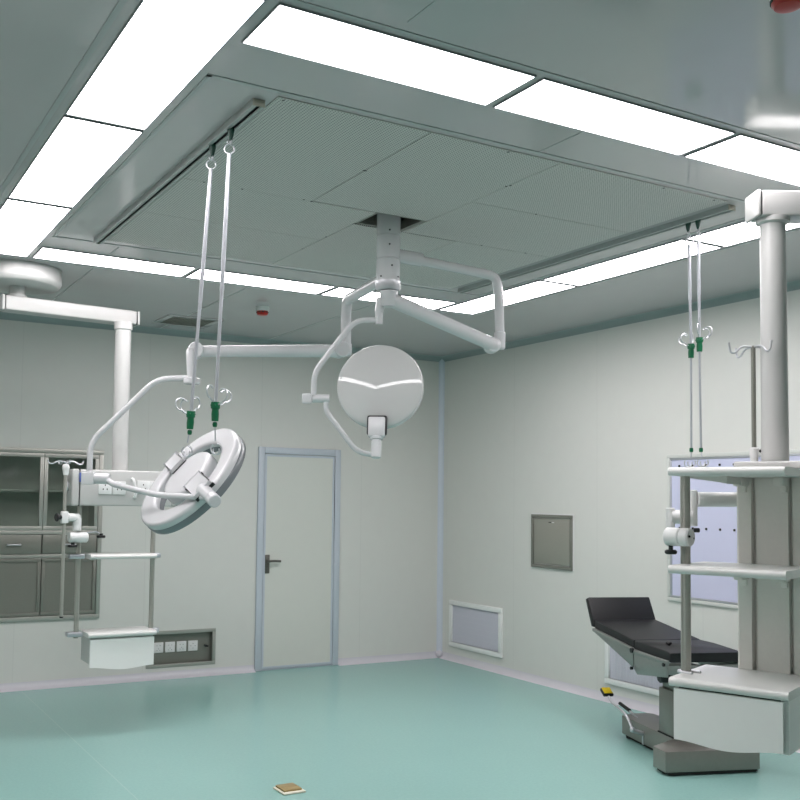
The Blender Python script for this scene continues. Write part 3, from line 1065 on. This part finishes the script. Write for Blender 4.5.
# ================================================================== LEFT PENDANT
t = thing('ceiling_pendant', 'white ceiling pendant at left with horizontal arm, sockets, shelf and small drawer', 'medical pendant', (-4.46, -1.643, H), 0, 'white medical ceiling pendants')
mx, my = -4.46, -1.643
g = G().lathe([(0, 0), (0.274, 0), (0.276, -0.002), (0.276, -0.006), (0.276, -0.080), (0.2757, -0.085), (0.272, -0.094), (0.258, -0.112), (0.25, -0.115), (0, -0.115)], (mx, my, H), Z, 72)
obj('mount_disc', g, WHITE, t)
obj('swivel', G().lathe([(0, -0.114), (0.05, -0.114), (0.05, -0.165), (0.06, -0.17), (0.06, -0.187), (0, -0.187)], (mx, my, H), Z, 36), WHITE, t)
ad = Vector((math.sin(math.radians(85)), math.cos(math.radians(85)), 0))
an = Vector((-ad.y, ad.x, 0))
A0 = Vector((mx, my, 0)) - ad * 0.085
A1 = Vector((mx, my, 0)) + ad * 0.795
mid = (A0 + A1) / 2
L = (A1 - A0).length
g = G().obox(mid + Z * 2.775, ad, an, Z, L / 2, 0.062, 0.047, 0.010, 3)
arm = obj('arm', g, WHITE, t)
for P_, s_ in ((A0, -1), (A1, 1)):
    obj('arm_gasket', G().obox(P_ + ad * s_ * 0.003 + Z * 2.775, ad, an, Z, 0.004, 0.0585, 0.0435, 0.002), BLACK, arm)
    obj('arm_cap', G().obox(P_ + ad * s_ * 0.014 + Z * 2.775, ad, an, Z, 0.009, 0.063, 0.048, 0.006, 3), WHITE, arm)
cx, cy = -3.763, -1.658
g = G().lathe([(0, 2.730), (0.061, 2.730), (0.061, 2.680), (0.053, 2.672), (0.053, 1.715), (0, 1.715)], (cx, cy, 0), Z, 48)
obj('column', g, WHITE, t)
# service head
hx0, hx1, hy0, hy1, hz0, hz1 = -4.06, -3.44, -1.80, -1.55, 1.487, 1.722
g = G().box(hx0, hx1, hy0, hy1, hz0, hz1, 0.012, 3)
sh = obj('service_head', g, WHITE, t)
for (a, b) in ((-4.110, -4.0600), (-3.4400, -3.390)):
    obj('end_cover', G().box(a, b, hy0 - 0.002, hy1 + 0.002, hz0 - 0.002, hz1 + 0.002, 0.014, 4), WHITE, sh)
obj('cover_seam', G().box(-4.0610, -4.0585, hy0 - 0.0005, hy1, hz0 - 0.0005, hz1 + 0.0005), DARKGAP, sh, smooth=False)
obj('indicator', G().box(-4.066, -4.050, hy0 - 0.009, hy0 - 0.001, 1.640, 1.700, 0.004), BLUE, sh)
for (cx_, cz_) in ((-3.897, 1.606), (-3.803, 1.606), (-3.642, 1.614), (-3.558, 1.614)):
    so = obj('socket', G().box(cx_ - 0.043, cx_ + 0.043, hy0 - 0.010, hy0 - 0.001, cz_ - 0.043, cz_ + 0.043, 0.003), PWHITE, sh)
    g = G()
    for (px, pz) in ((0, 0.016), (-0.013, -0.010), (0.013, -0.010)):
        g.box(cx_ + px - 0.003, cx_ + px + 0.003, hy0 - 0.0115, hy0 - 0.009, cz_ + pz - 0.005, cz_ + pz + 0.005)
    obj('pin_slot', g, DARKGAP, so, smooth=False)
g = G().tube([(-3.718, hy0, 1.665), (-3.718, hy0 - 0.028, 1.665), (-3.700, hy0 - 0.032, 1.60), (-3.700, hy0 - 0.028, 1.545), (-3.700, hy0, 1.545)], 0.010, 10, 0.02)
obj('cable_hook', g, PWHITE, sh)
g = G().cyl((-4.110, -1.69, 1.612), (-4.126, -1.69, 1.612), 0.034, 0.030, bev=0.004)
obj('gas_outlet', g, CHROME, sh)
# poles
for x, r in ((-4.032, 0.016), (-3.532, 0.016)):
    g = G().cyl((x, -1.70, 1.489), (x, -1.70, 0.628), r, seg=20)
    g.cyl((x + 0.003, -1.708, 1.489), (x + 0.003, -1.708, 0.628), 0.011, seg=12)
    obj('pole', g, STEEL, t)
# shelves with clamps
for z, x0, x1 in ((1.158, -3.985, -3.545), (0.655, -3.985, -3.535)):
    s_ = obj('shelf', shelf_slab(x0, x1, -1.84, -1.575, z, 0.026), SHELFW, t)
    for xx, w in ((-4.045, 0.05), (-3.515, 0.032)):
        obj('shelf_clamp', G().box(xx - w, xx + w, -1.735, -1.665, z - 0.016, z + 0.014, 0.008, 3), ALU, s_)
dw = obj('drawer', G().box(-3.968, -3.548, -1.80, -1.585, 0.470, 0.637), WHITE, t)
obj('drawer_front', wave_front(-3.968, -3.546, 0.628, 0.450, 0.444, 0.018, -1.822, 0.021), DRAWERW, dw)
# infusion pole with clamp arm at the left side
ip = obj('iv_pole', G().cyl((-4.152, -1.80, 1.70), (-4.152, -1.80, 0.782), 0.011, seg=16), STEEL, t)
obj('pole_socket', G().lathe([(0, 1.682), (0.016, 1.682), (0.020, 1.715), (0.024, 1.728), (0.022, 1.742), (0.014, 1.752), (0, 1.752)], (-4.152, -1.80, 0), Z, 24), PWHITE, ip)
obj('pole_tip', G().cyl((-4.152, -1.80, 0.784), (-4.152, -1.80, 0.775), 0.012, seg=16), BLACK, ip)
for a in (0.15, 1.75, 3.25, 4.7):
    d = Vector((math.cos(a), math.sin(a), 0))
    b = Vector((-4.152, -1.80, 1.765))
    g = G().tube([b - Z * 0.045, b, b + d * 0.05 + Z * 0.008, b + d * 0.085 - Z * 0.014, b + d * 0.112 - Z * 0.008, b + d * 0.117 + Z * 0.012], 0.005, 8, 0.018)
    obj('hook', g, CHROME, ip)
cl = obj('clamp_arm', G().obox((-4.152, -1.80, 1.412), (1, 0, 0), (0, 1, 0), Z, 0.022, 0.024, 0.038, 0.006, 3)
         .cyl((-4.135, -1.79, 1.412), (-4.05, -1.75, 1.412), 0.026, bev=0.004)
         .cyl((-4.060, -1.76, 1.41), (-4.060, -1.76, 1.325), 0.027, bev=0.004)
         .cyl((-4.112, -1.765, 1.282), (-3.99, -1.75, 1.282), 0.034, bev=0.006), PWHITE, t)
obj('clamp_knob', G().cyl((-4.174, -1.81, 1.412), (-4.196, -1.815, 1.412), 0.014).cyl((-4.196, -1.815, 1.412), (-4.210, -1.818, 1.412), 0.027, bev=0.004), BLACK, cl)
obj('clamp_knob', G().cyl((-4.085, -1.765, 1.250), (-4.085, -1.765, 1.232), 0.012).cyl((-4.085, -1.765, 1.236), (-4.085, -1.765, 1.220), 0.030, bev=0.004), BLACK, cl)
obj('clamp_lever', G().tube([(-3.99, -1.75, 1.312), (-3.93, -1.74, 1.318), (-3.895, -1.735, 1.30)], 0.004, 8), ALU, cl)
obj('clamp_knob', G().cyl((-3.895, -1.735, 1.306), (-3.895, -1.735, 1.292), 0.012).cyl((-3.895, -1.735, 1.294), (-3.895, -1.735, 1.276), 0.028, bev=0.004), BLACK, cl)

# ================================================================== RIGHT PENDANT (local frame: x along the shelf front, y into the unit)
RP = (-2.646, -5.381, 0.0)
rz = math.radians(-67.96)
t = thing('ceiling_pendant', 'large white ceiling pendant at right edge with column, three shelves and wide drawer', 'medical pendant', RP, rz, 'white medical ceiling pendants')
MI = ROOTM[t].inverted()
MR = MI.to_3x3()


def wl(p):
    return MI @ Vector(p)


zb, zm, zt = 0.865, 1.298, 1.679
LX = 0.431
ccx, ccy = 0.270, 0.480
# body with vertical posts and grooves
pts = [(0.132, 0.62), (0.132, 0.425), (0.140, 0.418), (0.190, 0.418), (0.192, 0.450), (0.206, 0.450), (0.206, 0.432), (0.298, 0.432), (0.300, 0.424),
       (0.332, 0.424), (0.334, 0.452), (0.346, 0.452), (0.346, 0.434), (0.430, 0.434), (0.430, 0.62)]
g = G().prism(pts, (0, 0, 0.66), (1, 0, 0), (0, 1, 0), (0, 0, 1), 1.72 - 0.66)
body = obj('body', g, BODYG, t, local=True)
g = G().prism([(p[0], p[1]) for p in ((0.128, 0.40), (0.440, 0.40), (0.440, 0.63), (0.128, 0.63))], (0, 0, 1.702), (1, 0, 0), (0, 1, 0), (0, 0, 1), 0.030, 0.008, 3)
obj('top_cover', g, WHITE, body, local=True)
# shelves
for z in (zt, zm):
    g = shelf_slab(0.0, LX, 0.0, 0.415, z, 0.028)
    s_ = obj('shelf', g, SHELFW, t, local=True)
    for x in (0.160, 0.316):
        g = G().box(x - 0.016, x + 0.022, 0.33, 0.424, z - 0.050, z - 0.014, 0.004)
        g.box(x - 0.010, x + 0.014, 0.405, 0.424, z - 0.075, z - 0.048, 0.003)
        obj('bracket', g, BODYG, s_, local=True)
g = G().prism([(0.02, -0.014), (0.14, -0.014), (0.175, -0.014), (0.175, -0.044), (0.14, -0.038), (0.03, -0.022)], (0, 0.165, zt), (1, 0, 0), (0, 0, 1), (0, 1, 0), 0.20)
obj('wing_bracket', g, BODYG, t, local=True)
g = shelf_slab(0.0, LX + 0.004, 0.0, 0.43, zb, 0.030)
bs = obj('shelf', g, SHELFW, t, local=True)
obj('shelf_clamp', G().tube([(0.06, 0.185, zb + 0.018), (-0.012, 0.195, zb + 0.018), (-0.020, 0.150, zb + 0.018), (0.045, 0.135, zb + 0.018)], 0.008, 10, 0.03), CHROME, bs, local=True)
# drawer
dw = obj('drawer', G().box(0.014, LX - 0.002, 0.034, 0.415, 0.652, 0.848), DRAWERW, t, local=True)
obj('drawer_gap', G().box(0.03, LX - 0.03, 0.030, 0.036, 0.700, 0.849), DARKGAP, dw, local=True, smooth=False)
obj('drawer_front', wave_front(0.017, 0.414, 0.842, 0.648, 0.660, 0.020, 0.010, 0.020), DRAWERW, dw, local=True)
# pole
prof = []
for k in range(24):
    a = 2 * math.pi * k / 24
    r = 0.0195
    if k in (17, 18):
        r = 0.015
    prof.append((r * math.cos(a), r * math.sin(a)))
obj('pole', G().prism(prof, (0.010, 0.165, zb), (1, 0, 0), (0, 1, 0), (0, 0, 1), zt - zb - 0.012), STEEL, t, local=True)
# column
g = G().lathe([(0, 1.730), (0.0535, 1.730), (0.0525, 2.0), (0.0505, 2.722), (0.066, 2.730), (0.067, 2.750), (0, 2.750)], (ccx, ccy, 0), Z, 48)
obj('column', g, WHITE, t, local=True)
# arm and mount, arm parallel to heading 118.7 degrees
ad = (MR @ Vector((0.877, -0.481, 0))).normalized()
an = Vector((-ad.y, ad.x, 0))
cc = Vector((ccx, ccy, 0))
A0 = cc - ad * 0.068
A1 = cc + ad * 1.18
mid = (A0 + A1) / 2
g = G().obox(mid + Z * 2.800, ad, an, Z, (A1 - A0).length / 2, 0.062, 0.053, 0.008, 3)
arm = obj('arm', g, WHITE, t, local=True)
for P_, s_ in ((A0, -1), (A1, 1)):
    obj('arm_gasket', G().obox(P_ + ad * s_ * 0.003 + Z * 2.800, ad, an, Z, 0.004, 0.0585, 0.0495, 0.002), BLACK, arm, local=True)
    obj('arm_cap', G().obox(P_ + ad * s_ * 0.014 + Z * 2.800, ad, an, Z, 0.009, 0.064, 0.055, 0.007, 3), WHITE, arm, local=True)
mp = cc + ad * 1.10
obj('mount_disc', G().lathe([(0, H), (0.282, H), (0.282, H - 0.095), (0.262, H - 0.125), (0, H - 0.127)], mp, Z, 72), WHITE, t, local=True)
obj('swivel', G().lathe([(0, H - 0.127), (0.055, H - 0.127), (0.055, 2.845), (0, 2.845)], mp, Z, 36), WHITE, t, local=True)
# infusion pole on top of the body
ix, iy = 0.192, 0.462
ip = obj('iv_pole', G().cyl((ix, iy, 1.74), (ix, iy, 2.218), 0.0095, seg=16), STEELD, t, local=True)
obj('pole_socket', G().lathe([(0, 1.725), (0.014, 1.725), (0.019, 1.775), (0.020, 1.788), (0.014, 1.792), (0, 1.792)], (ix, iy, 0), Z, 24), PWHITE, ip, local=True)
kd = (MR @ Vector((0.877, -0.481, 0))).normalized()
b = Vector((ix, iy, 1.778))
obj('pole_knob', G().cyl(b + kd * 0.018, b + kd * 0.034, 0.005).cyl(b + kd * 0.030, b + kd * 0.043, 0.014, bev=0.003), BLACK, ip, local=True)
for k in range(4):
    ang = math.radians(10) + k * math.pi / 2
    w = MR @ Vector((math.cos(ang + 2.7), math.sin(ang + 2.7), 0))
    b = Vector((ix, iy, 2.214))
    g = G().tube([b, b + w * 0.055, b + w * 0.085 - Z * 0.030, b + w * 0.108 - Z * 0.030, b + w * 0.116 + Z * 0.012], 0.0042, 8, 0.02)
    obj('hook', g, CHROME, ip, local=True)
# jointed monitor arm behind the pole
ma = [wl(p) for p in ((-2.138, -5.326, 1.575), (-2.311, -5.231, 1.573), (-2.327, -5.222, 1.612), (-2.327, -5.222, 1.46), (-2.333, -5.219, 1.499), (-2.407, -5.174, 1.498), (-2.408, -5.176, 1.536), (-2.408, -5.176, 1.449))]
g = G().cyl(ma[0], ma[1], 0.031, bev=0.003)
g.cyl(ma[2], ma[3], 0.020, bev=0.003)
g.cyl(ma[4], ma[5], 0.029)
g.cyl(ma[6], ma[7], 0.018, bev=0.003)
mo = obj('monitor_arm', g, PWHITE, t, local=True)
ca = Vector((-0.050, 0.122, 1.421))
cb = Vector((0.054, 0.105, 1.421))
g = G().cyl(ca, ca + (cb - ca) * 0.60, 0.0365, bev=0.005)
g.cyl(ca + (cb - ca) * 0.61, cb, 0.0365, bev=0.005)
obj('arm_clamp', g, PWHITE, mo, local=True)
g = G()
for (p_, q_) in ((0.004, -0.022), (-0.004, 0.022)):
    g.ball(cb + Vector((0.001, q_, p_)), 0.005, 8)
obj('clamp_screw', g, BLACK, mo, local=True)
kb = ca + Vector((0.018, -0.004, -0.034))
obj('clamp_knob', G().cyl(kb, kb - Z * 0.020, 0.009).cyl(kb - Z * 0.018, kb - Z * 0.036, 0.024, bev=0.005), BLACK, mo, local=True)
kb = cb + Vector((-0.004, 0.04, 0.028))
obj('clamp_knob', G().cyl(kb, kb + Vector((0.02, 0.012, 0)), 0.009, bev=0.002), BLACK, mo, local=True)

# ================================================================== OPERATING TABLE (local frame: y along the table, x across it)
t = thing('operating_table', 'steel operating table with black padded top and raised head end behind right pendant', 'operating table', (-0.93, -4.13, 0), math.radians(-18))
Y = Vector((0, 1, 0)); X = Vector((1, 0, 0))
foot = [(-0.322, -0.04), (0.272, -0.04), (0.272, 0.10), (0.125, 0.24), (-0.125, 0.24), (-0.322, 0.10)]
beam = [(-0.120, 0.238), (0.120, 0.238), (0.120, 0.90), (0.09, 0.925), (-0.04, 0.925), (-0.120, 0.885)]
g = G().prism(foot, (0, 0, 0.022), X, Y, Z, 0.118, 0.004)
g.prism(beam, (0, 0, 0.022), X, Y, Z, 0.120, 0.004)
base = obj('base', g, STEELB, t, local=True)
for (x, y) in ((-0.27, 0.03), (0.27, 0.03), (-0.08, 0.84), (0.08, 0.84)):
    obj('base_foot', G().cyl((x, y, 0.0), (x, y, 0.024), 0.03), RUBBER, base, local=True)
obj('base_skirt', G().prism([(p[0] * 0.93, p[1] * 0.93 + 0.003) for p in foot], (0, 0, 0.006), X, Y, Z, 0.017).prism([(p[0] * 0.9, 0.24 + (p[1] - 0.24) * 0.95) for p in beam], (0, 0, 0.006), X, Y, Z, 0.017), RUBBER, base, local=True, smooth=False)
g = G().box(-0.112, 0.112, 0.242, 0.415, 0.140, 0.42, 0.004)
g.box(-0.095, 0.095, 0.258, 0.40, 0.42, 0.535, 0.003)
obj('post', g, STEELB, t, local=True)
obj('post_boot', G().box(-0.118, 0.118, 0.236, 0.421, 0.139, 0.149), RUBBER, t, local=True, smooth=False)
OX = -0.03
# top frame
g = G()
for s_ in (-1, 1):
    xx = OX + s_ * 0.235
    g.prism([(0.035, 0.640), (0.43, 0.648), (0.43, 0.530), (0.39, 0.500), (0.035, 0.545)], (xx - 0.007, 0, 0), Y, Z, X, 0.014, 0.003)
    g.box(xx - 0.012, xx + 0.012, 0.03, 0.44, 0.622, 0.642, 0.003)
g.box(OX - 0.23, OX + 0.23, 0.03, 0.055, 0.560, 0.615, 0.004)
g.box(OX - 0.23, OX + 0.23, 0.39, 0.42, 0.575, 0.625, 0.004)
g.box(OX - 0.14, OX + 0.14, 0.10, 0.42, 0.530, 0.562, 0.004)
fr = obj('seat_frame', g, TABLEM, t, local=True)
g = G()
for s_ in (-1, 1):
    g.cyl((OX + s_ * 0.242, 0.060, 0.615), (OX + s_ * 0.252, 0.060, 0.615), 0.011, seg=16)
    g.cyl((OX + s_ * 0.242, 0.440, 0.640), (OX + s_ * 0.256, 0.440, 0.640), 0.016, seg=16)
    g.cyl((OX + s_ * 0.242, 0.445, 0.530), (OX + s_ * 0.256, 0.445, 0.530), 0.010, seg=16)
obj('pivot_bolt', g, BLACK, fr, local=True)
for s_ in (-1, 1):
    obj('adjust_knob', G().cyl((OX + s_ * 0.15, 0.17, 0.520), (OX + s_ * 0.215, 0.17, 0.520), 0.032, bev=0.006, seg=8), BLACK, fr, local=True)
g = G()
for s_ in (-1, 1):
    xx = OX + s_ * 0.235
    g.prism([(0.445, 0.650), (1.005, 0.700), (1.005, 0.682), (0.445, 0.535)], (xx - 0.006, 0, 0), Y, Z, X, 0.012, 0.003)
    g.prism([(0.445, 0.632), (1.005, 0.682), (1.005, 0.702), (0.445, 0.652)], (xx - 0.012, 0, 0), Y, Z, X, 0.024, 0.003)
g.box(OX - 0.23, OX + 0.23, 0.98, 1.0, 0.675, 0.698, 0.003)
g.box(OX - 0.23, OX + 0.23, 0.46, 0.49, 0.60, 0.645, 0.003)
obj('back_frame', g, TABLEM, t, local=True)
# mattress sections
obj('seat_pad', G().prism([(0.02, 0.632), (0.452, 0.642), (0.452, 0.700), (0.30, 0.700), (0.05, 0.694), (0.02, 0.686)], (OX - 0.228, 0, 0), Y, Z, X, 0.456, 0.010, 3), VINYL, t, local=True)
obj('back_pad', G().prism([(0.456, 0.650), (1.01, 0.700), (1.01, 0.757), (0.456, 0.702)], (OX - 0.228, 0, 0), Y, Z, X, 0.456, 0.010, 3), VINYL, t, local=True)
obj('head_pad', G().prism([(1.012, 0.708), (1.055, 0.708), (1.150, 0.885), (1.108, 0.900), (1.012, 0.745)], (OX - 0.232, 0, 0), Y, Z, X, 0.464, 0.010, 3), VINYL, t, local=True)
g = G().cyl((-0.14, 0.24, 0.698), (-0.14, 0.24, 0.706), 0.007).cyl((-0.14, 0.24, 0.704), (-0.14, 0.24, 0.722), 0.017, bev=0.005)
obj('pad_knob', g, BLACK, t, local=True)
# pedals
g = G().cyl((-0.115, 0.60, 0.085), (-0.205, 0.595, 0.115), 0.014)
g.cyl((-0.12, 0.60, 0.02), (-0.12, 0.60, 0.10), 0.007)
g.tube([(-0.2, 0.587, 0.118), (-0.2, 0.66, 0.187), (-0.2, 0.77, 0.215), (-0.2, 0.87, 0.226), (-0.2, 0.925, 0.266)], 0.0085, 12, 0.04)
g.ball((-0.2, 0.587, 0.118), 0.018, 14)
pd = obj('foot_pedal', g, CHROME, t, local=True)
obj('pedal_pad', G().obox((-0.2, 0.945, 0.283), X, (0, 0.85, 0.5), (0, -0.5, 0.85), 0.036, 0.034, 0.011, 0.006, 3), BLACK, pd, local=True)
obj('pedal_cover', G().obox((-0.2, 0.941, 0.296), X, (0, 0.85, 0.5), (0, -0.5, 0.85), 0.030, 0.028, 0.003, 0.002), YELLOW, pd, local=True)
g = G().tube([(-0.05, 0.80, 0.135), (-0.05, 0.924, 0.162)], 0.007, 10)
lv = obj('brake_lever', g, CHROME, t, local=True)
obj('lever_grip', G().tube([(-0.05, 0.915, 0.163), (-0.05, 1.055, 0.182)], 0.012, 12), BLACK, lv, local=True)

# ================================================================== FLOOR BOX
t = thing('floor_outlet', 'small square brass floor outlet with pale rim lying in teal floor at bottom edge', 'floor outlet', (-3.285, -3.365, 0))
a = math.radians(0)
obj('outlet_rim', G().box(-3.35, -3.22, -3.435, -3.295, 0.0, 0.010, 0.004), PALE, t)
obj('outlet_lid', G().box(-3.338, -3.232, -3.412, -3.300, 0.009, 0.020, 0.004), BRASS, t)
